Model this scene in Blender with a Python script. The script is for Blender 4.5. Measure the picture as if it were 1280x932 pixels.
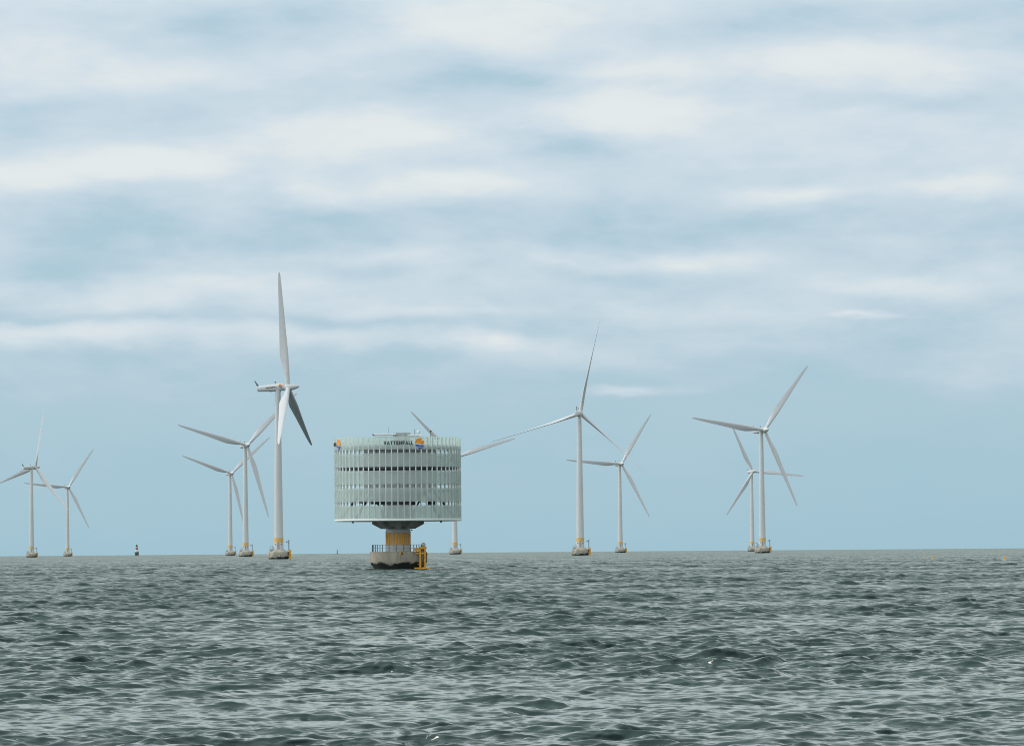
import bpy, bmesh, math, random
import numpy as np
from mathutils import Vector, Matrix

random.seed(7)
PI = math.pi
R_ = math.radians
sc = bpy.context.scene
for o in list(bpy.data.objects):
    bpy.data.objects.remove(o)

# ---------------------------------------------------------------- camera
EYE = 3.5                      # metres above the water, on the deck of a boat
EARTH = 6.371e6                # the sea follows the curve of the earth
FOC = 4900.0                   # focal length in pixels of a 1280 px wide frame
PITCH, ROLL = math.atan(218.65 / FOC), 0.0078
cam_d = bpy.data.cameras.new('camera')
cam = bpy.data.objects.new('camera', cam_d)
sc.collection.objects.link(cam)
cam_d.sensor_width = 36.0
cam_d.lens = 36.0 * FOC / 1280.0
cam_d.clip_start, cam_d.clip_end = 0.5, 40000
cam.matrix_world = (Matrix.Translation((0, 0, EYE)) @ Matrix.Rotation(PI / 2 + PITCH, 4, 'X')
                    @ Matrix.Rotation(-ROLL, 4, 'Z'))
sc.camera = cam

# ---------------------------------------------------------------- exposure
sc.view_settings.view_transform = 'Standard'
sc.view_settings.look = 'None'
sc.view_settings.exposure = 0.0
sc.view_settings.gamma = 1.0
sc.view_settings.use_curve_mapping = False
sc.cycles.max_bounces = 8
sc.cycles.transparent_max_bounces = 24
sc.cycles.sampling_pattern = 'BLUE_NOISE'
sc.cycles.filter_width = 1.1
sc.cycles.use_denoising = True

# ---------------------------------------------------------------- sun
SUN_AZ, SUN_EL = R_(-82), R_(38)        # azimuth clockwise from +Y (into the picture)
sun_v = Vector((math.sin(SUN_AZ) * math.cos(SUN_EL), math.cos(SUN_AZ) * math.cos(SUN_EL), math.sin(SUN_EL)))
sd = bpy.data.lights.new('sun', 'SUN')
sd.energy, sd.angle, sd.color = 1.3, R_(12), (1.0, 0.95, 0.88)
sun = bpy.data.objects.new('sun', sd)
sun.rotation_euler = sun_v.to_track_quat('Z', 'Y').to_euler()
sc.collection.objects.link(sun)

# ---------------------------------------------------------------- world: Nishita sky under stratocumulus
world = bpy.data.worlds.new('World')
sc.world = world
world.use_nodes = True
wn, wl = world.node_tree.nodes, world.node_tree.links
wn.clear()


def N(nodes, kind, **kw):
    n = nodes.new(kind)
    for k, v in kw.items():
        setattr(n, k, v)
    return n


def math_node(nodes, links, op, a, b=None, c=None, clamp=False):
    n = nodes.new('ShaderNodeMath')
    n.operation, n.use_clamp = op, clamp
    for i, v in enumerate((a, b, c)):
        if v is None:
            continue
        if isinstance(v, (int, float)):
            n.inputs[i].default_value = v
        else:
            links.new(v, n.inputs[i])
    return n.outputs[0]


def vmath(nodes, links, op, a, b=None, c=None):
    n = nodes.new('ShaderNodeVectorMath')
    n.operation = op
    for i, v in enumerate((a, b, c)):
        if v is None:
            continue
        if isinstance(v, (tuple, list)):
            n.inputs[i].default_value = v
        else:
            links.new(v, n.inputs[i])
    return n.outputs['Value'] if op in ('DOT_PRODUCT', 'LENGTH') else n.outputs[0]


def ramp(nodes, links, fac, stops, interp='LINEAR'):
    n = nodes.new('ShaderNodeValToRGB')
    n.color_ramp.interpolation = interp
    el = n.color_ramp.elements
    while len(el) < len(stops):
        el.new(0.5)
    for e, (p, c) in zip(el, stops):
        e.position = p
        e.color = (*c, 1) if len(c) == 3 else c
    if fac is not None:
        links.new(fac, n.inputs[0])
    return n.outputs[0]


def noise(nodes, links, vec, scale, detail=4, rough=0.5, dist=0.0, lac=2.0):
    n = nodes.new('ShaderNodeTexNoise')
    n.inputs['Scale'].default_value = scale
    n.inputs['Detail'].default_value = detail
    n.inputs['Roughness'].default_value = rough
    n.inputs['Lacunarity'].default_value = lac
    n.inputs['Distortion'].default_value = dist
    if vec is not None:
        links.new(vec, n.inputs['Vector'])
    return n


sky = N(wn, 'ShaderNodeTexSky', sky_type='NISHITA', sun_disc=False)
sky.sun_elevation, sky.sun_rotation = SUN_EL, SUN_AZ % (2 * PI)
tc = N(wn, 'ShaderNodeTexCoord')
sep = N(wn, 'ShaderNodeSeparateXYZ')
wl.new(tc.outputs['Generated'], sep.inputs[0])
ysafe = math_node(wn, wl, 'MAXIMUM', sep.outputs[1], 0.08)
ax = math_node(wn, wl, 'DIVIDE', sep.outputs[0], ysafe)
ez = math_node(wn, wl, 'DIVIDE', sep.outputs[2], ysafe)
comb = N(wn, 'ShaderNodeCombineXYZ')
wl.new(ax, comb.inputs[0]); wl.new(ez, comb.inputs[1])
# noise lives on the dome itself, flattened towards the horizon as far-off cloud decks are
stretch = vmath(wn, wl, 'MULTIPLY', tc.outputs['Generated'], (1, 1, 3.0))
warp = noise(wn, wl, stretch, 26, 4, 0.55)
wv = vmath(wn, wl, 'SUBTRACT', warp.outputs['Color'], (0.5, 0.5, 0.5))
wv = vmath(wn, wl, 'MULTIPLY', wv, (0.044, 0.011, 0))
cp = vmath(wn, wl, 'ADD', comb.outputs[0], wv)
# cloud banks and blue gaps: (azimuth, elevation) of each bank on the dome, degrees of arc given as 1/4900 rad
BANKS = [
    (610, 22, 95, 32, .50), (40, 60, 60, 28, .22), (120, 98, 150, 24, .25), (40, 214, 130, 20, .50), (235, 206, 70, 18, .33),
    (470, 166, 110, 24, .45), (560, 236, 80, 15, .42), (400, 232, 28, 13, .2), (785, 140, 75, 24, .50), (1050, 80, 140, 22, .48),
    (760, 84, 60, 12, .20), (985, 243, 50, 11, .34), (1190, 232, 65, 12, .36), (260, 360, 110, 20, .40), (165, 384, 60, 12, .2),
    (110, 418, 150, 12, .48), (430, 424, 90, 9, .24), (820, 324, 75, 13, .40), (690, 318, 40, 9, .24), (610, 428, 48, 13, .52),
    (730, 442, 100, 17, .26), (870, 385, 120, 22, .26), (1085, 392, 26, 4, .38), (1150, 355, 75, 11, .34), (775, 490, 40, 6, .34),
    (1240, 462, 60, 24, .20), (450, 318, 60, 11, .26), (1000, 185, 200, 40, .12), (560, 386, 100, 9, .26), (330, 170, 120, 60, .10),
    (330, 22, 140, 28, -.38), (622, 92, 60, 18, -.36), (690, 178, 55, 14, -.34), (200, 285, 230, 32, -.34), (900, 28, 150, 14, -.16),
    (1220, 8, 120, 16, -.26), (1150, 125, 130, 12, -.26), (950, 285, 300, 20, -.20), (715, 380, 55, 20, -.26), (540, 438, 55, 12, -.30),
    (450, 404, 100, 7, -.22), (70, 340, 70, 18, -.22), (110, 400, 120, 6, -.2), (1060, 460, 100, 28, -.10), (60, 126, 90, 9, -.16),
    (1190, 320, 90, 12, -.2), (520, 262, 120, 10, -.16),
]
acc = None
for (px, py, wx, wy, w) in BANKS:
    a0, e0 = (px - 640) / FOC, (684.65 - 0.0078 * (px - 640) - py) / FOC
    wx *= 1.2
    sx, sy = FOC / wx, FOC / wy
    q = vmath(wn, wl, 'MULTIPLY_ADD', cp, (sx, sy, 0), (-a0 * sx, -e0 * sy, 0))
    d2 = vmath(wn, wl, 'DOT_PRODUCT', q, q)
    g = math_node(wn, wl, 'POWER', math.exp(-0.75), d2)
    acc = math_node(wn, wl, 'MULTIPLY_ADD', g, w * (.95 if w > 0 else .62), acc if acc is not None else 0.0)
# how much cloud at which height above the horizon
cover = ramp(wn, wl, math_node(wn, wl, 'MULTIPLY', sep.outputs[2], 1.0), [
    (0.0, (.06,) * 3), (0.026, (.14,) * 3), (0.045, (.28,) * 3), (0.065, (.45,) * 3), (0.09, (.51,) * 3), (0.13, (.54,) * 3), (0.5, (.55,) * 3), (1.0, (.5,) * 3)])
n1 = noise(wn, wl, stretch, 17, 6, 0.58, 0.3)
n2 = noise(wn, wl, stretch, 60, 4, 0.55)
n1c = math_node(wn, wl, 'SUBTRACT', n1.outputs[0], 0.5)
n2c = math_node(wn, wl, 'SUBTRACT', n2.outputs[0], 0.5)
lowfade = ramp(wn, wl, sep.outputs[2], [(0.0, (.10,) * 3), (0.035, (.35,) * 3), (0.06, (1,) * 3)])
nn = math_node(wn, wl, 'MULTIPLY_ADD', n1c, 0.78, math_node(wn, wl, 'MULTIPLY', n2c, 0.34))
nn = math_node(wn, wl, 'MULTIPLY', nn, lowfade)
t = math_node(wn, wl, 'ADD', math_node(wn, wl, 'ADD', acc, cover), nn, clamp=True)
cloud = ramp(wn, wl, t, [
    (0.0, (.345, .568, .682)), (0.25, (.43, .605, .715)), (0.45, (.55, .685, .78)), (0.65, (.655, .755, .83)), (0.85, (.77, .83, .85)), (1.0, (.815, .862, .872))])
STR = 0.1
# an overcast is brighter and more neutral overhead than low down
over = ramp(wn, wl, sep.outputs[2], [(0.135, (1, 1, 1)), (0.20, (1.78, 1.66, 1.40)), (0.42, (1.40, 1.36, 1.18)), (0.8, (1.45, 1.36, 1.28))])
# plus a glow added over the left shoulder, beside the sun, for ambient light
lob = vmath(wn, wl, 'DOT_PRODUCT', tc.outputs['Generated'], tuple(Vector((-.80, -.42, .46)).normalized()))
lob = math_node(wn, wl, 'POWER', math_node(wn, wl, 'MAXIMUM', lob, 0.0), 1.6)
gl = vmath(wn, wl, 'MULTIPLY', ramp(wn, wl, lob, [(0, (0, 0, 0)), (1, (1, 1, 1))]), (1.7, 1.55, 1.42))
over = vmath(wn, wl, 'ADD', over, gl)
cl = vmath(wn, wl, 'MULTIPLY', vmath(wn, wl, 'MULTIPLY', cloud, over), (1 / STR,) * 3)
mix = N(wn, 'ShaderNodeMix', data_type='RGBA')
mix.inputs['Factor'].default_value = 0.90
wl.new(sky.outputs[0], mix.inputs['A']); wl.new(cl, mix.inputs['B'])
bg = N(wn, 'ShaderNodeBackground')
bg.inputs['Strength'].default_value = STR
wl.new(mix.outputs['Result'], bg.inputs[0])
wo = N(wn, 'ShaderNodeOutputWorld')
wl.new(bg.outputs[0], wo.inputs[0])

# ---------------------------------------------------------------- helpers
C = sc.collection


def obj(name, bm, mat, parent=None, smooth=False):
    me = bpy.data.meshes.new(name)
    bmesh.ops.recalc_face_normals(bm, faces=bm.faces)
    bm.to_mesh(me); bm.free()
    if smooth:
        me.shade_smooth()
        me.set_sharp_from_angle(angle=R_(38))
    me.materials.append(mat)
    o = bpy.data.objects.new(name, me)
    C.objects.link(o)
    o.parent = parent
    return o


def thing(name, label, cat, loc=(0, 0, 0), rz=0, group=None):
    o = bpy.data.objects.new(name, None)
    o.empty_display_size = 1
    C.objects.link(o)
    o.location, o.rotation_euler = loc, (0, 0, rz)
    o['label'], o['category'] = label, cat
    if group:
        o['group'] = group
    return o


def add_box(bm, c, s, rot=None):
    m = Matrix.Translation(c) @ (rot if rot else Matrix.Identity(4)) @ Matrix.Diagonal((*s, 1))
    bmesh.ops.create_cube(bm, size=1, matrix=m)


def add_tube(bm, p, q, r, seg=8, r2=None):
    p, q = Vector(p), Vector(q)
    d = q - p
    m = Matrix.Translation((p + q) / 2) @ d.to_track_quat('Z', 'Y').to_matrix().to_4x4()
    bmesh.ops.create_cone(bm, cap_ends=True, segments=seg, radius1=r, radius2=r if r2 is None else r2, depth=d.length, matrix=m)


def add_lathe(bm, prof, seg=32, ph=0.0, scale=None):
    """prof: list of (radius, z), closed at both ends"""
    rings = []
    for (r, z) in prof:
        ring = []
        for k in range(seg):
            a = ph + 2 * PI * k / seg
            s = scale(a) if scale else 1
            ring.append(bm.verts.new((r * s * math.cos(a), r * s * math.sin(a), z)))
        rings.append(ring)
    for a, b in zip(rings, rings[1:]):
        for k in range(seg):
            bm.faces.new((a[k], a[(k + 1) % seg], b[(k + 1) % seg], b[k]))
    bm.faces.new(rings[0][::-1]); bm.faces.new(rings[-1])


def add_ring(bm, r0, r1, z0, z1, seg=66, ph=0.0):
    """hollow ring with rectangular section"""
    vs = []
    for k in range(seg):
        a = ph + 2 * PI * k / seg
        c, s = math.cos(a), math.sin(a)
        vs.append([bm.verts.new((r * c, r * s, z)) for (r, z) in ((r0, z0), (r1, z0), (r1, z1), (r0, z1))])
    for k in range(seg):
        a, b = vs[k], vs[(k + 1) % seg]
        for i in range(4):
            j = (i + 1) % 4
            bm.faces.new((a[i], b[i], b[j], a[j]))


def new_mat(name):
    m = bpy.data.materials.new(name)
    m.use_nodes = True
    nt = m.node_tree
    p = nt.nodes['Principled BSDF']
    return m, nt.nodes, nt.links, p


def painted(name, col, rough=0.45, var=0.08, scale=0.6, streak=True, metal=0.0):
    """paint with slight weathering: large soft patches and vertical streaks"""
    m, n, l, p = new_mat(name)
    t_ = N(n, 'ShaderNodeTexCoord')
    v = vmath(n, l, 'MULTIPLY', t_.outputs['Object'], (1, 1, 0.12) if streak else (1, 1, 1))
    nz = noise(n, l, v, scale, 6, 0.6)
    lo = tuple(c * (1 - var) for c in col)
    hi = tuple(min(1, c * (1 + var)) for c in col)
    l.new(ramp(n, l, nz.outputs[0], [(0.3, lo), (0.7, hi)]), p.inputs['Base Color'])
    p.inputs['Roughness'].default_value = rough
    p.inputs['Metallic'].default_value = metal
    return m


M_WHITE = painted('turbine_white_paint', (.54, .53, .525), .42, .05, .35)
M_BLADE = painted('blade_gelcoat', (.53, .515, .52), .38, .04, .25, False)
M_YELLOW = painted('signal_yellow_paint', (.70, .315, .015), .45, .12, 1.5)
M_BAND = painted('faded_yellow_band', (.66, .40, .14), .5, .12, 2.0)
M_PALEBAND = painted('pale_orange_band', (.64, .46, .27), .5, .1, 2.0)
M_STEEL = painted('galvanised_steel', (.33, .34, .34), .45, .15, 2.0, True, .4)
M_FIN = painted('dark_grey_fin', (.13, .125, .125), .5, .1, 2.0)
M_DARK = painted('dark_steel', (.055, .06, .06), .55, .2, 1.2)
M_BLACK = painted('black_lettering', (.012, .012, .014), .5, .05, 1)
M_ORANGE = painted('emblem_orange', (.80, .27, .01), .45, .03, 1)
M_BLUE = painted('emblem_blue', (.035, .06, .42), .45, .03, 1)
M_LOGOWHITE = painted('emblem_white', (.8, .8, .8), .45, .02, 1)
M_RED_HAZED = painted('beacon_red_hazed', (.32, .09, .085), .5, .08, 1)  # red dulled and greyed: fading by distance haze is put into the colour
M_CORE = painted('core_cladding', (.70, .67, .67), .6, .10, .7)
M_RIM = painted('deck_rim_white', (.74, .76, .74), .4, .05, .6)
M_GREY = painted('concrete_grey_column', (.36, .35, .34), .7, .12, .9)
M_LCOL = painted('pale_column_paint', (.50, .50, .49), .55, .1, .9)


def concrete(name, light, dark_top):
    m, n, l, p = new_mat(name)
    t_ = N(n, 'ShaderNodeTexCoord')
    s_ = N(n, 'ShaderNodeSeparateXYZ')
    l.new(t_.outputs['Object'], s_.inputs[0])
    v = vmath(n, l, 'MULTIPLY', t_.outputs['Object'], (1, 1, .35))
    a = noise(n, l, v, .9, 7, .65)
    base = ramp(n, l, a.outputs[0], [(.32, tuple(c * .62 for c in light)), (.5, light), (.72, tuple(min(1, c * 1.25) for c in light))])
    # rain and rust streaks running down the face
    v2 = vmath(n, l, 'MULTIPLY', t_.outputs['Object'], (2.6, 2.6, .12))
    b = noise(n, l, v2, 1.0, 5, .6)
    st = ramp(n, l, b.outputs[0], [(.56, (0, 0, 0)), (.70, (.75, .75, .75))])
    mx = N(n, 'ShaderNodeMix', data_type='RGBA')
    l.new(st, mx.inputs['Factor']); l.new(base, mx.inputs['A'])
    mx.inputs['B'].default_value = (.045, .046, .042, 1)
    # weed and wet line with an uneven upper edge
    w = noise(n, l, t_.outputs['Object'], .42, 5, .6)
    edge = math_node(n, l, 'MULTIPLY_ADD', w.outputs[0], 2.4, dark_top - 1.2)
    f = math_node(n, l, 'MULTIPLY', math_node(n, l, 'SUBTRACT', edge, s_.outputs[2]), 5.0, clamp=True)
    mx2 = N(n, 'ShaderNodeMix', data_type='RGBA')
    l.new(f, mx2.inputs['Factor']); l.new(mx.outputs['Result'], mx2.inputs['A'])
    mx2.inputs['B'].default_value = (.010, .014, .011, 1)
    l.new(mx2.outputs['Result'], p.inputs['Base Color'])
    p.inputs['Roughness'].default_value = .8
    return m


M_CONC = concrete('stained_concrete', (.31, .27, .215), 1.2)
M_CONC2 = concrete('pale_foundation_concrete', (.38, .34, .28), .85)


def frosted_glass():
    m, n, l, p = new_mat('frosted_green_glass')
    t_ = N(n, 'ShaderNodeTexCoord')
    v = vmath(n, l, 'MULTIPLY', t_.outputs['Object'], (1, 1, .25))
    nz = noise(n, l, v, .8, 5, .6)
    l.new(ramp(n, l, nz.outputs[0], [(.3, (.70, .74, .71)), (.7, (.84, .86, .84))]), p.inputs['Base Color'])
    p.inputs['Roughness'].default_value = .22
    tr = N(n, 'ShaderNodeBsdfTransparent'); tr.inputs[0].default_value = (.89, .94, .92, 1)
    tl = N(n, 'ShaderNodeBsdfTranslucent'); tl.inputs[0].default_value = (.72, .80, .76, 1)
    a = N(n, 'ShaderNodeMixShader'); a.inputs[0].default_value = .40
    l.new(p.outputs[0], a.inputs[1]); l.new(tl.outputs[0], a.inputs[2])
    b = N(n, 'ShaderNodeMixShader'); b.inputs[0].default_value = .60
    l.new(a.outputs[0], b.inputs[1]); l.new(tr.outputs[0], b.inputs[2])
    l.new(b.outputs[0], n['Material Output'].inputs[0])
    return m


M_GLASS = frosted_glass()


# ---------------------------------------------------------------- the sea
def build_sea():
    rng = np.random.default_rng(11)
    fine = np.arange(-R_(10.0), R_(10.0), 0.00068)
    ext, a, st = [], fine[-1], 0.0006
    while a < PI - 0.02:
        st = min(st * 1.28, R_(4)); a += st
        if a < PI - 0.01:
            ext.append(a)
    ext = np.array(ext)
    th = np.concatenate([-ext[::-1], fine, ext])
    rs = [1.5]
    while rs[-1] < 11000:
        r = rs[-1]
        if r < 48: g = .02
        elif r < 260: g = .0006
        elif r < 1000: g = .0007
        elif r < 3000: g = .0010
        else: g = .003
        rs.append(r * (1 + g))
    rs = np.array(rs)
    nr, nt = len(rs), len(th)
    X = (rs[:, None] * np.sin(th)[None, :]).astype(np.float64)
    Y = (rs[:, None] * np.cos(th)[None, :]).astype(np.float64)
    Z = -(X * X + Y * Y) / (2 * EARTH)
    spacing = np.gradient(rs)
    DX = np.zeros((nr, nt), np.float32); DY = np.zeros_like(DX); DZ = np.zeros_like(DX)
    JX = np.zeros_like(DX)                     # crowding of the surface: where crests sharpen and break
    lost = np.zeros(nr)
    n_w = 190
    lam = np.exp(np.linspace(math.log(.28), math.log(10.0), n_w)) * np.exp(rng.normal(0, .01, n_w))
    octs = math.log2(10.0 / .28)
    main = -PI / 2 + R_(14)                    # the seas run towards the boat, a little to the right
    for i in range(n_w):
        L = lam[i]
        k = 2 * PI / L
        # slope energy per octave, easing off for the longest waves
        s_oct = .040 * (1.0 if L < 2.2 else math.exp(-((L - 2.2) / 5.0) ** 2))
        s = s_oct * math.sqrt(octs / n_w) * math.sqrt(2)
        amp = s / k * rng.uniform(.6, 1.35)
        spread = .40 if L > 2 else .58
        d = main + rng.normal(0, spread)
        ph = rng.uniform(0, 2 * PI)
        kx, ky = k * math.cos(d), k * math.sin(d)
        ratio = L / (spacing * max(.35, abs(math.sin(d))))
        fade = np.clip((ratio - 2.6) / 2.6, 0, 1)
        lost += (1 - fade ** 2) * s * s / 2
        rows = np.where(fade > 0)[0]
        if len(rows) == 0:
            continue
        hi = rows[-1] + 1
        lo = rows[0]
        P = np.fmod(X[lo:hi] * kx + Y[lo:hi] * ky + ph, 2 * PI).astype(np.float32)
        f = fade[lo:hi, None].astype(np.float32) * np.float32(amp)
        co, si = np.cos(P), np.sin(P)
        q = np.float32(1.12)
        DZ[lo:hi] += f * co
        DX[lo:hi] -= f * si * np.float32(q * math.cos(d))
        DY[lo:hi] -= f * si * np.float32(q * math.sin(d))
        if L > .6:                            # crests lean forward on the run
            DX[lo:hi] += f * co * np.float32(.7 * math.cos(d)); DY[lo:hi] += f * co * np.float32(.7 * math.sin(d))
        if L > .7:
            JX[lo:hi] += f * co * np.float32(q * k)
    # short steep wavelets with a sharp crest, each train only alive in patches
    n_c = 210
    lam = np.exp(math.log(.34) + (math.log(6.5) - math.log(.34)) * np.linspace(0, 1, n_c) ** 1.3)
    for i in range(n_c):
        L = lam[i]; k = 2 * PI / L
        d = main + rng.normal(0, .42)
        kx, ky = k * math.cos(d), k * math.sin(d)
        ratio = L / (spacing * max(.35, abs(math.sin(d))))
        fade = np.clip((ratio - 3.2) / 3, 0, 1)
        rows = np.where(fade > 0)[0]
        if len(rows) == 0:
            continue
        lo, hi = rows[0], rows[-1] + 1
        A = L * rng.uniform(.015, .031) * (1.15 if L < 1.3 else 1 if L < 3.5 else .75)
        e1, e2 = d + PI / 2 + rng.normal(0, .2), d + rng.normal(0, .2)
        k1, k2 = k / rng.uniform(1.4, 2.8), k / rng.uniform(2.5, 5)
        xs, ys = X[lo:hi], Y[lo:hi]
        E1 = np.cos(np.fmod(xs * k1 * math.cos(e1) + ys * k1 * math.sin(e1) + rng.uniform(0, 6.28), 2 * PI).astype(np.float32))
        E2 = np.cos(np.fmod(xs * k2 * math.cos(e2) + ys * k2 * math.sin(e2) + rng.uniform(0, 6.28), 2 * PI).astype(np.float32))
        env = np.clip(E1 - .1, 0, 1) * np.clip(E2 - .2, 0, 1)
        if L > 1.6 and i % 4 == 0:                # now and then a set stands up higher
            env = np.clip(E1 - .45, 0, 1) * np.clip(E2 - .45, 0, 1) * np.float32(6.0)
        P = np.fmod(xs * kx + ys * ky + rng.uniform(0, 6.28), 2 * PI).astype(np.float32) + np.float32(1.1) * E1 + np.float32(.8) * E2
        cusp = np.abs(np.sin(P * .5))
        hgt = (.64 - cusp) * env * fade[lo:hi, None].astype(np.float32) * np.float32(A) * 1.35
        DZ[lo:hi] += hgt
        DX[lo:hi] += hgt * np.float32(1.8 * math.cos(d)); DY[lo:hi] += hgt * np.float32(1.8 * math.sin(d))
    # gusts: patches of livelier and quieter water
    G = np.zeros_like(DX)
    for i in range(26):
        L = math.exp(rng.uniform(math.log(14), math.log(140)))
        d = rng.uniform(0, 2 * PI)
        k = 2 * PI / L
        G += np.cos(np.fmod(X * k * math.cos(d) + Y * k * math.sin(d) + rng.uniform(0, 6.28), 2 * PI).astype(np.float32))
    G = 1 + .30 * np.tanh(G / math.sqrt(26) * 1.2)
    V = np.empty((nr * nt, 3), np.float32)
    V[:, 0] = (X + DX * G).ravel(); V[:, 1] = (Y + DY * G).ravel(); V[:, 2] = (Z + DZ * G).ravel()
    idx = np.arange(nr * nt).reshape(nr, nt)
    q = np.stack([idx[:-1, :-1], idx[:-1, 1:], idx[1:, 1:], idx[1:, :-1]], -1).reshape(-1, 4)
    # close the fan behind the boat
    qb = np.stack([idx[:-1, -1], idx[:-1, 0], idx[1:, 0], idx[1:, -1]], -1)
    q = np.concatenate([q, qb])[:, ::-1]
    me = bpy.data.meshes.new('sea')
    me.vertices.add(len(V)); me.vertices.foreach_set('co', V.ravel())
    me.loops.add(q.size); me.loops.foreach_set('vertex_index', q.ravel().astype(np.int32))
    me.polygons.add(len(q))
    me.polygons.foreach_set('loop_start', (np.arange(len(q)) * 4).astype(np.int32))
    me.update(calc_edges=True)
    me.shade_smooth()
    at = me.attributes.new('foam', 'FLOAT', 'POINT')
    at.data.foreach_set('value', (JX * G).ravel().astype(np.float32))
    at = me.attributes.new('ripple', 'FLOAT', 'POINT')
    rp = np.repeat(np.sqrt(lost)[:, None], nt, 1) * G
    at.data.foreach_set('value', rp.ravel().astype(np.float32))
    o = bpy.data.objects.new('sea', me)
    C.objects.link(o)
    o['kind'] = 'structure'
    # ---- water
    m, n, l, p = new_mat('sea_water')
    geo = N(n, 'ShaderNodeNewGeometry')
    pos = geo.outputs['Position']
    p1 = noise(n, l, pos, 5.0, 3, .6)
    p2 = noise(n, l, vmath(n, l, 'MULTIPLY', pos, (1, 1, 1)), 1.4, 3, .6)
    rip = N(n, 'ShaderNodeAttribute', attribute_name='ripple')
    s1 = vmath(n, l, 'MULTIPLY', vmath(n, l, 'SUBTRACT', p1.outputs['Color'], (.5, .5, .5)), (.10, .16, 0))
    s2 = vmath(n, l, 'MULTIPLY', vmath(n, l, 'SUBTRACT', p2.outputs['Color'], (.5, .82, .5)), (6.0, 8.0, 0))
    sc2 = N(n, 'ShaderNodeVectorMath', operation='SCALE')
    l.new(s2, sc2.inputs[0]); l.new(rip.outputs['Fac'], sc2.inputs['Scale'])
    nv = vmath(n, l, 'ADD', vmath(n, l, 'ADD', geo.outputs['Normal'], s1), sc2.outputs[0])
    nv = vmath(n, l, 'NORMALIZE', nv)
    l.new(nv, p.inputs['Normal'])
    bn = noise(n, l, pos, .03, 3, .5)
    wcol = ramp(n, l, bn.outputs[0], [(.3, (.027, .050, .045)), (.7, (.037, .063, .057))])
    fo = N(n, 'ShaderNodeAttribute', attribute_name='foam')
    fn = noise(n, l, pos, 6.0, 5, .7)
    fz = math_node(n, l, 'MULTIPLY_ADD', fn.outputs[0], .9, fo.outputs['Fac'])
    ff = ramp(n, l, math_node(n, l, 'SUBTRACT', fz, .9), [(.60, (0, 0, 0)), (1.0, (.4, .4, .4))])
    mx = N(n, 'ShaderNodeMix', data_type='RGBA')
    l.new(ff, mx.inputs['Factor']); l.new(wcol, mx.inputs['A']); mx.inputs['B'].default_value = (.62, .66, .66, 1)
    l.new(mx.outputs['Result'], p.inputs['Base Color'])
    p.inputs['IOR'].default_value = 1.333
    l.new(math_node(n, l, 'MULTIPLY_ADD', ff, .5, .10), p.inputs['Roughness'])
    me.materials.append(m)


build_sea()


def sea_level(x, y):
    return -(x * x + y * y) / (2 * EARTH)


# ---------------------------------------------------------------- emblem and lettering (all straight strokes)
def poly(bm, pts, f, th=.03):
    """a flat plate: outline pts in (u, v), mapped by f(u, v, w) with thickness th"""
    a = [bm.verts.new(f(u, v, 0)) for u, v in pts]
    b = [bm.verts.new(f(u, v, th)) for u, v in pts]
    bm.faces.new(a[::-1]); bm.faces.new(b)
    for i in range(len(pts)):
        j = (i + 1) % len(pts)
        bm.faces.new((a[i], a[j], b[j], b[i]))


def word_vattenfall(bm, f, u0, width, v0, h, th=.03):
    adv = {'V': .98, 'A': 1.0, 'T': .88, 'E': .84, 'N': 1.0, 'F': .80, 'L': .74}
    w = 'VATTENFALL'
    k = width / sum(adv[c] for c in w)
    s = .25                                         # stroke
    u = u0

    def put(pts):
        poly(bm, [(u + x * k, v0 + y * h) for x, y in pts], f, th)
    for c in w:
        g = adv[c] - .12
        if c == 'V':
            put([(0, 1), (s + .03, 1), (g / 2 + .03, .0), (g / 2 - .10, 0)]); put([(g - s - .03, 1), (g, 1), (g / 2 + .10, 0), (g / 2 - .03, 0)])
        elif c == 'A':
            put([(0, 0), (s + .03, 0), (g / 2 + .03, 1), (g / 2 - .10, 1)]); put([(g - s - .03, 0), (g, 0), (g / 2 + .10, 1), (g / 2 - .03, 1)])
            put([(g * .25, .22), (g * .75, .22), (g * .70, .40), (g * .30, .40)])
        elif c == 'T':
            put([(0, .8), (g, .8), (g, 1), (0, 1)]); put([(g / 2 - s / 2, 0), (g / 2 + s / 2, 0), (g / 2 + s / 2, .8), (g / 2 - s / 2, .8)])
        elif c in 'EFL':
            put([(0, 0), (s, 0), (s, 1), (0, 1)])
            if c in 'EL': put([(s, 0), (g, 0), (g, .2), (s, .2)])
            if c in 'EF':
                put([(s, .8), (g, .8), (g, 1), (s, 1)]); put([(s, .41), (g * .88, .41), (g * .88, .6), (s, .6)])
        elif c == 'N':
            put([(0, 0), (s, 0), (s, 1), (0, 1)]); put([(g - s, 0), (g, 0), (g, 1), (g - s, 1)]); put([(s, 1), (s, .66), (g - s, 0), (g - s, .34)])
        u += adv[c] * k


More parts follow.
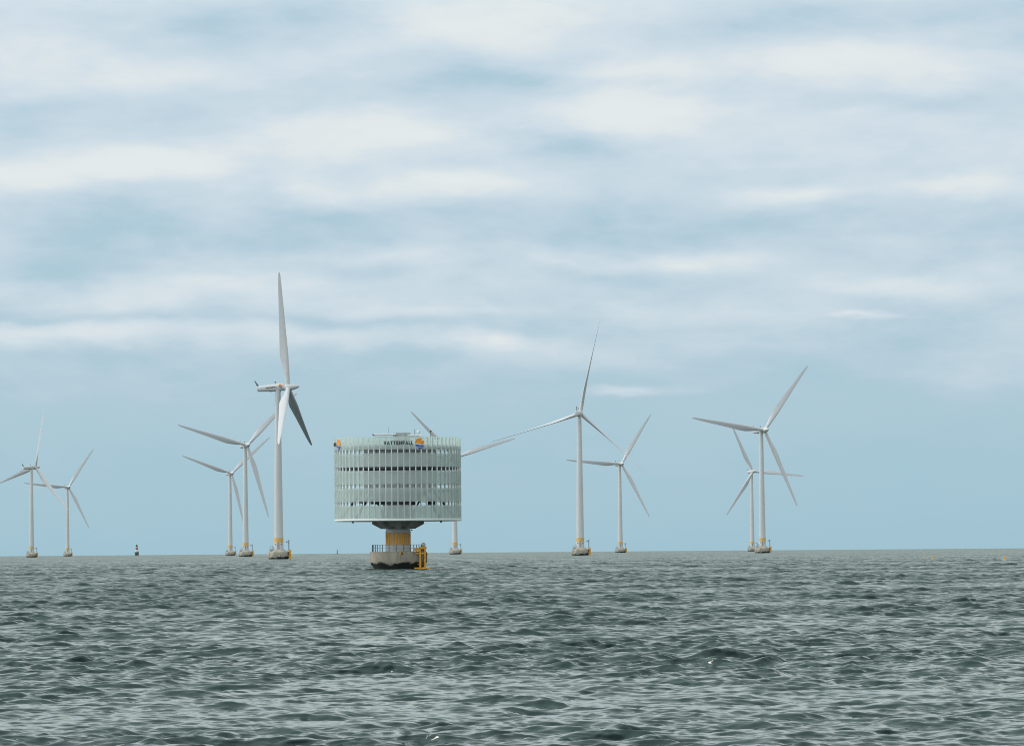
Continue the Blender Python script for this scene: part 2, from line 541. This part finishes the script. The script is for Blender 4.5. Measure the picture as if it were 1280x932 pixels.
def emblem_shapes(cx, cy, w):
    """orange half disc with a curling wave bitten out of it, two blue wavelets below"""
    r = w / 2
    top = [(-r, -.02 * r), (-.96 * r, .35 * r), (-.74 * r, .72 * r), (-.40 * r, .98 * r), (0, 1.1 * r), (.30 * r, 1.06 * r), (.42 * r, .92 * r),
           (.30 * r, .80 * r), (.26 * r, .62 * r), (.34 * r, .46 * r), (.50 * r, .40 * r), (.60 * r, .54 * r), (.78 * r, .62 * r), (.93 * r, .50 * r),
           (1.0 * r, .20 * r), (.95 * r, -.06 * r), (.72 * r, -.12 * r), (.40 * r, -.16 * r), (.10 * r, -.06 * r), (-.25 * r, .03 * r), (-.62 * r, .06 * r)]
    w1 = [(-.96 * r, -.32 * r), (-.60 * r, -.22 * r), (-.25 * r, -.24 * r), (.15 * r, -.36 * r), (.52 * r, -.40 * r), (.94 * r, -.28 * r),
          (.80 * r, -.60 * r), (.46 * r, -.68 * r), (.10 * r, -.62 * r), (-.30 * r, -.52 * r), (-.66 * r, -.54 * r)]
    w2 = [(-.40 * r, -.80 * r), (0, -.82 * r), (.36 * r, -.80 * r), (.66 * r, -.74 * r), (.46 * r, -.96 * r), (.10 * r, -1.10 * r), (-.14 * r, -1.02 * r)]
    sh = lambda P: [(cx + x, cy + y) for x, y in P]
    return sh(top), sh(w1), sh(w2)


# ---------------------------------------------------------------- wind turbines
HUB_Z, OVER, TILT, CONE = 68.5, 4.2, R_(5), R_(1.0)


def blade_bm():
    bm = bmesh.new()
    #     r     chord  thick  twist  lead
    S = [(1.0, 1.75, 1.00, 14, .50), (2.6, 1.75, 1.00, 14, .50), (4.5, 1.95, .86, 13.5, .47), (7.0, 2.40, .62, 12.5, .39), (9.5, 2.95, .44, 11, .34),
         (12, 3.42, .33, 10, .31), (14, 3.50, .29, 9, .30), (17, 3.22, .25, 7, .30), (22, 2.76, .22, 5, .30), (28, 2.30, .19, 3, .30), (34, 1.86, .175, 1.4, .30),
         (39, 1.48, .165, .4, .30), (43, 1.12, .16, -.2, .31), (45.4, .76, .16, -.5, .34), (46.3, .25, .2, -.5, .40)]
    npt = 22
    rings = []
    for (r, c, t, tw, le) in S:
        ring = []
        w = min(1, max(0, (t - .30) / .70))                # 1 = round root, 0 = aerofoil
        for k in range(npt):
            a = 2 * PI * k / npt
            x = .5 * (1 + math.cos(a))                     # 1 at trailing edge, 0 at leading edge
            ya = 5 * (.2969 * math.sqrt(max(x, 0)) - .126 * x - .3516 * x * x + .2843 * x ** 3 - .1036 * x ** 4)
            y = (ya * (1 - w) + .5 * math.sin(PI * 0 + math.acos(max(-1, min(1, 2 * x - 1)))) * w) * t * (1 if a <= PI else -1)
            y += .02 * math.sin(PI * x) * (1 - w)
            px, py = (le - x) * c, y * c
            q = -R_(tw)
            ring.append(bm.verts.new((px * math.cos(q) - py * math.sin(q), px * math.sin(q) + py * math.cos(q) - .9 * (r / 46.3) ** 2, r)))
        rings.append(ring)
    for a, b in zip(rings, rings[1:]):
        for k in range(npt):
            bm.faces.new((a[k], a[(k + 1) % npt], b[(k + 1) % npt], b[k]))
    bm.faces.new(rings[0]); bm.faces.new(rings[-1])
    return bm


def loft_y(bm, secs, seg=24):
    """rounded hull along the nose axis: (y, half width, half height, centre z, squareness)"""
    rings = []
    for (y, hw, hh, cz, e) in secs:
        ring = []
        for k in range(seg):
            a = 2 * PI * k / seg
            c, s = math.cos(a), math.sin(a)
            ring.append(bm.verts.new((hw * math.copysign(abs(c) ** e, c), y, cz + hh * math.copysign(abs(s) ** e, s))))
        rings.append(ring)
    for a, b in zip(rings, rings[1:]):
        for k in range(seg):
            bm.faces.new((a[k], a[(k + 1) % seg], b[(k + 1) % seg], b[k]))
    bm.faces.new(rings[0][::-1]); bm.faces.new(rings[-1])


def make_turbine():
    root = thing('wind_turbine', '', 'wind turbine')
    bm = bmesh.new()
    sq = lambda a: 1 + .035 * math.cos(6 * a)
    add_lathe(bm, [(3.3, -3), (3.5, -.2), (4.15, .75), (4.2, 2.75), (4.1, 2.95), (3.2, 3.08), (2.3, 3.75), (1.95, 3.8)], 36, R_(30), sq)
    obj('foundation', bm, M_CONC2, root, True)
    bm = bmesh.new()
    r_at = lambda z: 1.95 + (1.10 - 1.95) * ((z - 3.8) / (HUB_Z - 1.6 - 3.8)) ** .92
    zs = [3.8, 5.2, 6.6, 8.5, 12, 22, 22.02, 38, 52, HUB_Z - 1.6]
    add_lathe(bm, [(r_at(z) + (.02 if z == 22.02 else 0), z) for z in zs], 40)
    tower = obj('tower', bm, M_WHITE, root, True)
    bm = bmesh.new()
    add_ring(bm, r_at(7.5) - .05, r_at(6.6) + .035, 6.6, 8.5, 40)
    obj('yellow_band', bm, M_BAND, root, True)
    bm = bmesh.new()                                          # door, facing the boat
    add_box(bm, (0, -1.93, 5.0), (.95, .14, 1.95))
    obj('door', bm, M_STEEL, root)
    for x, z in ((-.05, 6.3), (-1.2, 5.9), (1.25, 5.9)):
        bm = bmesh.new()
        y = -math.sqrt(max(.1, 1.90 ** 2 - x * x)) - .05
        add_box(bm, (x, y, z), (.42, .22, .3)); add_box(bm, (x, y - .1, z + .12), (.5, .3, .06))
        obj('lamp', bm, M_DARK, root)
    bm = bmesh.new()
    add_box(bm, (.15, -4.1, 2.35), (.55, .08, .45))
    obj('marker_plate', bm, M_YELLOW, root)
    # railing and switch cage on the west side of the base
    for k in range(13):
        a = R_(150 + k * 17.5)
        if 320 < math.degrees(a) < 360:
            continue
        bm = bmesh.new()
        add_tube(bm, (3.85 * math.cos(a), 3.85 * math.sin(a), 2.9), (3.85 * math.cos(a), 3.85 * math.sin(a), 4.1), .03, 6)
        obj('railing_post', bm, M_STEEL, root)
    for z in (3.5, 4.08):
        bm = bmesh.new()
        P = [(3.85 * math.cos(R_(150 + k * 8.75)), 3.85 * math.sin(R_(150 + k * 8.75)), z) for k in range(20)]
        for p, q in zip(P, P[1:]):
            add_tube(bm, p, q, .025, 6)
        obj('handrail', bm, M_STEEL, root)
    bm = bmesh.new()
    for x in (-3.3, -2.35, -1.95):
        for y in (-1.6, -.4):
            add_tube(bm, (x, y, 2.95), (x, y, 5.2), .05, 6)
    for z in (3.7, 4.4, 5.15):
        for y in (-1.6, -.4):
            add_tube(bm, (-3.3, y, z), (-1.95, y, z), .04, 6)
        add_tube(bm, (-3.3, -1.6, z), (-3.3, -.4, z), .04, 6); add_tube(bm, (-1.95, -1.6, z), (-1.95, -.4, z), .04, 6)
    add_box(bm, (-2.75, -1.0, 3.5), (.7, .8, .9)); add_box(bm, (-2.15, -1.0, 3.4), (.3, .8, .7))
    obj('equipment_cage', bm, M_STEEL, root)
    # boat landing on the east side and the little davit above it
    bm = bmesh.new()
    for y in (-1.55, -.35):
        add_tube(bm, (4.75, y, -2), (4.75, y, 3.6), .30, 12)
        add_box(bm, (4.3, y, 3.0), (1.1, .22, .3)); add_box(bm, (4.3, y, 1.1), (1.0, .22, .25))
    for i in range(12):
        add_tube(bm, (4.55, -1.2, -.4 + i * .33), (4.55, -.7, -.4 + i * .33), .035, 6)
    for y in (-1.2, -.7):
        add_tube(bm, (4.55, y, -1), (4.55, y, 4.2), .05, 6)
    add_box(bm, (4.25, -.95, 3.55), (1.35, 1.5, .22))
    add_box(bm, (3.75, -1.6, 3.2), (.3, .25, .9)); add_box(bm, (4.4, -1.2, 2.6), (.16, 1.2, 1.6))
    obj('boat_landing', bm, M_YELLOW, root)
    bm = bmesh.new()
    add_tube(bm, (4.15, -.9, 3.6), (4.15, -.9, 7.35), .16, 10)
    add_tube(bm, (4.15, -.9, 7.0), (2.9, -.9, 7.0), .09, 8)
    add_tube(bm, (4.15, -.9, 6.0), (3.4, -.9, 6.95), .05, 6)
    add_box(bm, (4.15, -.9, 7.4), (.5, .4, .22)); add_box(bm, (3.2, -.9, 6.8), (.3, .25, .3))
    obj('davit', bm, M_DARK, root)
    # the turning head
    bm = bmesh.new()
    loft_y(bm, [(8.3, .70, .80, .25, .75), (8.2, .98, 1.02, .22, .72), (7.6, 1.12, 1.15, .2, .72), (3.5, 1.25, 1.35, .08, .74), (0, 1.38, 1.5, 0, .78), (-2.2, 1.40, 1.45, 0, .85), (-2.75, 1.28, 1.30, 0, .95)])
    add_lathe(bm, [(1.12, -1.9), (1.2, -1.15), (1.2, -.8)], 24)
    nac = obj('nacelle', bm, M_WHITE, root, True)
    bm = bmesh.new()                                          # swept fin at the tail that carries the wind vane
    for s in (-1,):
        P = [(7.2, 1.0), (8.25, 1.0), (9.15, 3.35), (8.85, 3.45)]
        a = [bm.verts.new((-.14, y, z)) for y, z in P]; b = [bm.verts.new((.14, y, z)) for y, z in P]
        bm.faces.new(a); bm.faces.new(b[::-1])
        for i in range(4):
            bm.faces.new((a[i], b[i], b[(i + 1) % 4], a[(i + 1) % 4]))
    add_box(bm, (0, 9.05, 3.5), (.55, .25, .2))
    obj('tail_fin', bm, M_FIN, nac)
    bm = bmesh.new()
    add_tube(bm, (0, .8, 1.3), (0, .8, 2.2), .07, 6); add_box(bm, (0, .8, 2.25), (.4, .5, .4))
    obj('warning_light', bm, M_DARK, nac)
    bm = bmesh.new()
    add_box(bm, (0, 2.2, -1.36), (1.0, 2.4, .12))
    obj('belly_hatch', bm, M_DARK, nac)
    bm = bmesh.new()
    loft_y(bm, [(1.45, 1.30, 1.30, 0, 1), (1.2, 1.42, 1.42, 0, 1), (0, 1.48, 1.48, 0, 1), (-1.3, 1.32, 1.32, 0, 1), (-2.8, 1.0, 1.0, 0, 1), (-3.9, .66, .66, 0, 1), (-4.45, .36, .36, 0, 1), (-4.6, .12, .12, 0, 1)])
    obj('hub', bm, M_WHITE, root, True)
    b = obj('blade', blade_bm(), M_BLADE, root, True)
    for i in range(2):
        c = b.copy(); C.objects.link(c); c.parent = root
    return root


def copy_tree(o, parent=None):
    c = o.copy(); C.objects.link(c)
    if parent: c.parent = parent
    for ch in list(o.children):
        copy_tree(ch, c)
    return c


def pose_turbine(root, yaw, phase, pitch):
    head = Matrix.Translation((0, 0, HUB_Z)) @ Matrix.Rotation(yaw, 4, 'Z') @ Matrix.Rotation(-TILT, 4, 'X')
    hub = Matrix.Translation((0, 0, HUB_Z)) @ Matrix.Rotation(yaw, 4, 'Z') @ Matrix.Translation((0, -OVER, 0)) @ Matrix.Rotation(-TILT, 4, 'X')
    i = 0
    for ch in root.children:
        nm = ch.name.split('.')[0]
        if nm == 'nacelle':
            ch.matrix_local = head
        elif nm == 'hub':
            ch.matrix_local = hub
        elif nm == 'blade':
            ch.matrix_local = hub @ Matrix.Rotation(phase + i * 2 * PI / 3, 4, 'Y') @ Matrix.Rotation(CONE, 4, 'X') @ Matrix.Rotation(-pitch, 4, 'Z')
            i += 1


TURBINES = [
    # x, y, yaw, phase, pitch, label
    (-93.7, 1566.3, 83.6, 0.0, 86, 'nearest and tallest wind turbine, seen side-on with one blade straight up'),
    (-367.3, 2991.3, 138, 104.7, 18, 'slim turbine at the left edge, its tail towards us, one blade nearly upright'),
    (-442.3, 3893.0, 23.2, 35.1, 4, 'small pale turbine at far left, crossed by a blade of the slim turbine beside it'),
    (-237.0, 3285.6, 23.5, 48.8, 4, 'smaller of the two turbines standing between the lighthouse and the tallest turbine'),
    (-165.2, 2421.0, 21.8, 45.5, 4, 'turbine just left of the tallest one, its blade passing behind the tall tower'),
    (-41.2, 2769.8, 21.7, 73.8, 4, 'turbine hidden behind the glass substation, two blades sticking out past its roof and side'),
    (32.2, 1889.9, 172, 108.0, 87, 'turbine seen from behind, right of the substation, with thin edge-on blades and dark tail fin'),
    (82.7, 3033.1, 19.3, 33.7, 4, 'smaller turbine just right of the one seen from behind, one blade pointing level left'),
    (205.5, 3374.4, 16.8, 95.5, 4, 'smaller far turbine partly behind the rightmost tower, one blade reaching down to the left'),
    (139.2, 2193.7, 24.0, 38.3, 4, 'large turbine furthest right, one blade pointing up to the right, before a smaller one'),
]
proto = make_turbine()
for i, (x, y, yaw, ph, pit, lab) in enumerate(TURBINES):
    o = proto if i == 0 else copy_tree(proto)
    o.location = (x, y, sea_level(x, y))
    o['label'], o['group'] = lab, 'wind turbines of the offshore farm'
    pose_turbine(o, R_(yaw), R_(ph), R_(pit))

# company mark and lettering on the flank of the nearest nacelle
nac = [c for c in proto.children if c.name.split('.')[0] == 'nacelle'][0]
side = lambda u, v, w: (-(1.405 - .026 * max(0, -u)) - w, -u, v)
top, w1, w2 = emblem_shapes(1.35, .35, 1.6)
bm = bmesh.new(); poly(bm, top, side, .04); obj('emblem_sun', bm, M_ORANGE, nac)
bm = bmesh.new(); poly(bm, w1, side, .04); poly(bm, w2, side, .04); obj('emblem_waves', bm, M_BLUE, nac)
bm = bmesh.new(); word_vattenfall(bm, side, -4.7, 4.6, -.05, .5, .05); obj('lettering', bm, M_BLACK, nac)


# ---------------------------------------------------------------- the round glass substation
SX, SY = -19.95, 680.0
sub = thing('offshore_substation', 'round glass-clad transformer platform on a yellow striped column, rising from the sea', 'substation',
            (SX, SY, sea_level(SX, SY)), R_(1.7))
RAD = 11.0
bm = bmesh.new()
sq = lambda a: 1 + .02 * math.cos(8 * a)
add_lathe(bm, [(3.4, -3), (3.9, -.3), (4.05, .15), (4.72, .95), (4.83, 1.2), (4.83, 2.95), (4.75, 3.07), (2.3, 3.10)], 48, R_(22.5), sq)
obj('foundation', bm, M_CONC, sub, True)
bm = bmesh.new()
add_lathe(bm, [(2.16, 3.08), (2.16, 4.2)], 48)
obj('lower_column', bm, M_LCOL, sub, True)
bm = bmesh.new()
add_lathe(bm, [(2.10, 4.2), (2.10, 6.31)], 48)
obj('pale_band', bm, M_PALEBAND, sub, True)
# yellow stripes: raised steel strips round the column
for k in range(26):
    a = 2 * PI * k / 26
    bm = bmesh.new()
    add_box(bm, (2.13 * math.cos(a), 2.13 * math.sin(a), 5.25), (.10, .30, 2.05), Matrix.Rotation(a, 4, 'Z'))
    obj('yellow_stripe', bm, M_YELLOW, sub)
bm = bmesh.new()
add_lathe(bm, [(2.16, 6.31), (2.24, 6.36), (2.24, 6.5), (2.13, 6.55), (2.13, 6.98)], 48)
obj('collar', bm, M_LCOL, sub, True)
bm = bmesh.new()
add_lathe(bm, [(1.82, 6.98), (1.82, 13.2)], 48)
obj('upper_column', bm, M_GREY, sub, True)
for k in range(8):                                           # cantilever brackets under the drum
    a = R_(45 * k)
    bm = bmesh.new()
    P = [(1.8, 7.02), (2.95, 7.02), (4.5, 7.85), (4.5, 8.36), (1.8, 8.36)]
    wdt = .55
    ra = Matrix.Rotation(a, 4, 'Z')
    A = [bm.verts.new(ra @ Vector((x, -wdt, z))) for x, z in P]; B = [bm.verts.new(ra @ Vector((x, wdt, z))) for x, z in P]
    bm.faces.new(A); bm.faces.new(B[::-1])
    for i in range(5):
        bm.faces.new((A[i], B[i], B[(i + 1) % 5], A[(i + 1) % 5]))
    obj('bracket', bm, M_GREY, sub)
bm = bmesh.new()
add_lathe(bm, [(2.6, 7.35), (3.6, 8.0), (3.6, 8.34)], 8, R_(22.5))
obj('bracket_cone', bm, M_GREY, sub)
bm = bmesh.new()
add_lathe(bm, [(10.3, 8.30), (10.95, 8.34), (11.06, 8.42), (11.06, 8.72), (10.9, 8.74)], 132)
obj('drum_floor', bm, M_RIM, sub, True)
for a in (R_(-137), R_(-46)):
    bm = bmesh.new()
    add_box(bm, (10.6 * math.cos(a), 10.6 * math.sin(a), 8.2), (.3, .3, .22)); add_tube(bm, (10.6 * math.cos(a), 10.6 * math.sin(a), 8.1), (10.6 * math.cos(a), 10.6 * math.sin(a), 8.0), .2, 10)
    obj('navigation_light', bm, M_DARK, sub)
# five bands of frosted glass with four open joints between them
NSEG = 66
BANDZ = [(8.76, 11.00), (11.62, 13.97), (14.60, 16.93), (17.55, 19.90), (20.52, 22.72)]
for z0, z1 in BANDZ:
    bm = bmesh.new()
    for k in range(NSEG):                                     # flat panes with narrow joints
        a = 2 * PI * k / NSEG
        add_box(bm, ((RAD - .03) * math.cos(a), (RAD - .03) * math.sin(a), (z0 + z1) / 2), (.03, 2 * RAD * math.sin(PI / NSEG) - .045, z1 - z0), Matrix.Rotation(a, 4, 'Z'))
    obj('glass_band', bm, M_GLASS, sub)
mb = bmesh.new()
add_box(mb, (0, 0, 15.7), (.16, .155, 13.9))
mul = obj('mullion', mb, M_RIM, sub)
for k in range(NSEG):
    o = mul if k == 0 else mul.copy()
    if k:
        C.objects.link(o); o.parent = sub
    a = 2 * PI * (k + .5) / NSEG
    o.location = ((RAD - .13) * math.cos(a), (RAD - .13) * math.sin(a), 0)
    o.rotation_euler = (0, 0, a)
# decks inside
for nm, z, r, mat in (('upper_deck', 17.42, 10.6, M_DARK), ('lower_deck', 13.45, 10.5, M_STEEL), ('roof_deck', 21.1, 10.6, M_STEEL)):
    bm = bmesh.new()
    add_lathe(bm, [(r, z - .2), (r, z + .2)], 66)
    obj(nm, bm, mat, sub)
bm = bmesh.new()
add_box(bm, (.35, .3, 15.35), (12.2, 14.0, 3.35))
add_box(bm, (.35, .3, 19.25), (12.2, 14.0, 3.2))
obj('transformer_house', bm, M_CORE, sub)
bm = bmesh.new()
for z0, z1 in ((13.68, 16.9), (17.66, 20.8)):
    for k in range(9):
        x = -5.1 + k * 1.3
        add_box(bm, (x + .2, -6.74, (z0 + z1) / 2), (.12, .06, z1 - z0 - .1))
obj('cladding_rib', bm, M_STEEL, sub)
# inverted funnel of steel under the transformer house and the sloping struts of the open storey
bm = bmesh.new()
add_lathe(bm, [(1.9, 10.9), (2.4, 11.2), (5.2, 13.2)], 16)
obj('support_funnel', bm, M_STEEL, sub)
for k in range(12):
    a = R_(15 + 30 * k)
    c, s = math.cos(a), math.sin(a)
    bm = bmesh.new(); add_tube(bm, (6.6 * c, 6.6 * s, 13.2), (10.2 * c, 10.2 * s, 8.9), .17, 8); obj('strut', bm, M_DARK, sub)
    bm = bmesh.new(); add_tube(bm, (4.6 * c, 4.6 * s, 13.2), (2.3 * c, 2.3 * s, 8.9), .17, 8); obj('strut', bm, M_DARK, sub)
rr = random.Random(4)
for k in range(14):
    a = rr.uniform(0, 2 * PI); r = rr.uniform(2.5, 7.2)
    bm = bmesh.new()
    h = rr.uniform(.5, 1.0)
    add_box(bm, (r * math.cos(a), r * math.sin(a), 12.1 - h / 2 + rr.uniform(-.1, .1)), (rr.uniform(.5, 1.5), rr.uniform(.5, 1.3), h), Matrix.Rotation(rr.uniform(0, 3), 4, 'Z'))
    add_tube(bm, (r * math.cos(a), r * math.sin(a), 12), (r * math.cos(a), r * math.sin(a), 13.3), .06, 6)
    obj('cable_box', bm, M_DARK, sub)
# things on the roof
bm = bmesh.new()
add_box(bm, (-2.2, -1, 23.35), (3.9, 5, .22)); add_box(bm, (2.9, -1, 23.1), (2.4, 4.2, .16))
for x in (-3.9, -2.2, -.6, 2.2, 3.9):
    for y in (-3, 1): add_tube(bm, (x, y, 21.3), (x, y, 23.25), .07, 6)
obj('roof_canopy', bm, M_RIM, sub)
bm = bmesh.new()
add_box(bm, (.75, -.8, 23.0), (3.0, 3.2, 1.2)); add_box(bm, (.75, -.8, 22.3), (2.6, 2.8, 2.0))
obj('plant_room', bm, M_STEEL, sub)
bm = bmesh.new()
add_box(bm, (-4.15, -1, 23.3), (.35, .8, .35)); add_box(bm, (0, -1, 22.9), (8.0, .1, .1))
obj('floodlight', bm, M_DARK, sub)
bm = bmesh.new(); add_tube(bm, (3.0, -1.5, 23.1), (3.0, -1.5, 24.2), .06, 6); obj('antenna_mast', bm, M_DARK, sub)
bm = bmesh.new(); add_tube(bm, (-1.5, -1.5, 23.4), (-1.5, -1.5, 24.6), .035, 6); obj('antenna_mast', bm, M_DARK, sub)
bm = bmesh.new(); add_tube(bm, (5.75, -2, 21.3), (5.75, -2, 23.85), .07, 6); add_box(bm, (5.75, -2, 23.85), (.35, .3, .16)); obj('antenna_mast', bm, M_DARK, sub)
bm = bmesh.new()
bmesh.ops.create_icosphere(bm, subdivisions=3, radius=.33, matrix=Matrix.Translation((3.65, -1.5, 23.72)))
add_tube(bm, (3.65, -1.5, 23.15), (3.65, -1.5, 23.5), .09, 8)
obj('radome', bm, M_WHITE, sub, True)


# signs on the glass
def wrap(a_mid, r=RAD + .03):
    def f(u, v, w):
        a = a_mid + u / RAD
        return ((r + w) * math.cos(a), (r + w) * math.sin(a), v)
    return f


for a_mid in (R_(-90), R_(-177.1)):
    fw = wrap(a_mid)
    bm = bmesh.new(); word_vattenfall(bm, fw, -2.40, 5.15, 21.33, .60, .05); obj('sign_lettering', bm, M_BLACK, sub)
    top, w1, w2 = emblem_shapes(3.82, 21.52, 1.72)
    bm = bmesh.new(); poly(bm, top, fw, .05); obj('emblem_sun', bm, M_ORANGE, sub)
    bm = bmesh.new(); poly(bm, w1, fw, .05); poly(bm, w2, fw, .05); obj('emblem_waves', bm, M_BLUE, sub)
# railing round the base
for k in range(22):
    a = R_(k * 360 / 22 + 4)
    bm = bmesh.new()
    add_box(bm, (4.5 * math.cos(a), 4.5 * math.sin(a), 3.68), (.09, .09, 1.22), Matrix.Rotation(a, 4, 'Z'))
    obj('railing_post', bm, M_DARK, sub)
for z in (3.66, 4.26):
    bm = bmesh.new()
    P = [(4.5 * math.cos(R_(k * 9)), 4.5 * math.sin(R_(k * 9)), z) for k in range(41)]
    for p, q in zip(P, P[1:]):
        add_tube(bm, p, q, .028, 6)
    obj('handrail', bm, M_STEEL, sub)
bm = bmesh.new(); add_box(bm, (.3, -4.85, 2.75), (.95, .1, .42)); obj('marker_board', bm, M_DARK, sub)
bm = bmesh.new(); add_box(bm, (.3, -4.915, 2.75), (.36, .04, .40)); obj('marker_plate', bm, M_YELLOW, sub)
# boat landing: two fenders, a ladder and a head frame
bm = bmesh.new()
for x in (3.78, 4.62):
    add_tube(bm, (x, -4.05, -2), (x, -4.05, 3.9), .17, 12)
    add_tube(bm, (x, -4.05, 3.3), (x - .9, -2.6, 3.3), .12, 8)
    add_tube(bm, (x, -4.05, .9), (x - .7, -2.8, .9), .12, 8)
add_box(bm, (4.2, -4.05, 3.75), (1.35, .34, .36)); add_box(bm, (4.2, -4.0, 2.75), (1.2, .24, .22))
add_box(bm, (3.25, -4.0, 3.4), (1.0, .26, .5)); add_box(bm, (3.3, -4.0, 2.75), (.8, .2, .2))
add_box(bm, (4.0, -4.05, .22), (2.5, .28, .22))
add_box(bm, (4.72, -3.95, 2.0), (.16, .4, 1.9))
obj('boat_landing', bm, M_YELLOW, sub)
bm = bmesh.new()
for x in (4.02, 4.38):
    add_tube(bm, (x, -3.9, -.6), (x, -3.9, 4.2), .05, 6)
for i in range(14):
    add_tube(bm, (4.02, -3.9, -.4 + i * .32), (4.38, -3.9, -.4 + i * .32), .035, 6)
obj('ladder', bm, M_DARK, sub)
bm = bmesh.new()
add_tube(bm, (4.35, -3.6, 3.1), (4.35, -3.6, 4.0), .1, 8)
bmesh.ops.create_icosphere(bm, subdivisions=3, radius=.38, matrix=Matrix.Translation((4.35, -3.6, 4.25)))
obj('lamp_globe', bm, M_LCOL, sub, True)
bm = bmesh.new()
add_box(bm, (4.86, -1.6, 2.0), (.26, .5, 1.9)); add_box(bm, (4.8, -1.6, 2.6), (.5, .4, .2))
obj('rubber_fender', bm, M_DARK, sub)
bm = bmesh.new()                                             # cable pipe from the drum down the column
add_tube(bm, (1.1, -1.95, 6.9), (1.1, -1.95, 8.3), .07, 8); add_tube(bm, (2.35, -.4, 6.7), (2.35, -.4, 8.3), .05, 6)
add_box(bm, (2.35, -.4, 6.75), (.35, .2, .14))
obj('cable_pipe', bm, M_STEEL, sub)

# ---------------------------------------------------------------- far sea marks
x, y = -430.0, 4480.0
lh = thing('lighthouse', 'tiny red and white lighthouse with dark base on the horizon at left', 'lighthouse', (x, y, sea_level(x, y)))
bm = bmesh.new(); add_lathe(bm, [(2.3, -3), (2.3, 3.4), (2.6, 3.5), (2.6, 4.0)], 20); obj('base', bm, M_DARK, lh)
bm = bmesh.new(); add_lathe(bm, [(2.0, 4.0), (1.5, 6.6)], 20); obj('lower_tower', bm, M_WHITE, lh, True)
bm = bmesh.new(); add_lathe(bm, [(1.5, 6.6), (1.25, 9.2)], 20); obj('red_band', bm, M_RED_HAZED, lh, True)
bm = bmesh.new(); add_lathe(bm, [(1.25, 9.2), (1.1, 10.2)], 20); obj('upper_tower', bm, M_WHITE, lh, True)
bm = bmesh.new(); add_lathe(bm, [(1.7, 10.2), (1.7, 10.5), (.9, 10.55), (.9, 11.7), (1.1, 11.75), (.15, 12.6), (.1, 13.0)], 16); obj('lantern', bm, M_DARK, lh, True)

x, y = -180.5, 4020.0
sp = thing('spar_buoy', 'thin dark spar marker on the horizon just left of the glass substation', 'buoy', (x, y, sea_level(x, y)))
bm = bmesh.new(); add_lathe(bm, [(.5, -2), (.55, 1.4), (.4, 1.7), (.33, 3.6)], 12); obj('spar', bm, M_DARK, sp, True)
bm = bmesh.new(); add_lathe(bm, [(.05, 3.55), (.75, 3.6), (.05, 4.5)], 12); obj('topmark', bm, M_DARK, sp)


def buoy(x, y, h, lab):
    b = thing('marker_buoy', lab, 'buoy', (x, y, sea_level(x, y)), 0, 'yellow marker buoys at right')
    bm = bmesh.new(); add_lathe(bm, [(.26 * h, -.4), (.30 * h, -.05), (.30 * h, .18 * h), (.12 * h, .34 * h)], 16); obj('float', bm, M_YELLOW, b, True)
    bm = bmesh.new(); add_lathe(bm, [(.12 * h, .34 * h), (.10 * h, .95 * h), (.05 * h, h)], 12); obj('pillar', bm, M_YELLOW, b, True)


buoy((1253 - 640) / FOC * 850, 850, .95, 'yellow marker buoy nearest the right edge, largest of the three')
buoy((1163.5 - 640) / FOC * 1010, 1010, .75, 'small yellow buoy in the middle of the three, lower of the close pair')
buoy((1154 - 640) / FOC * 1320, 1320, .8, 'faintest yellow speck of a buoy, farthest off and leftmost of the three')
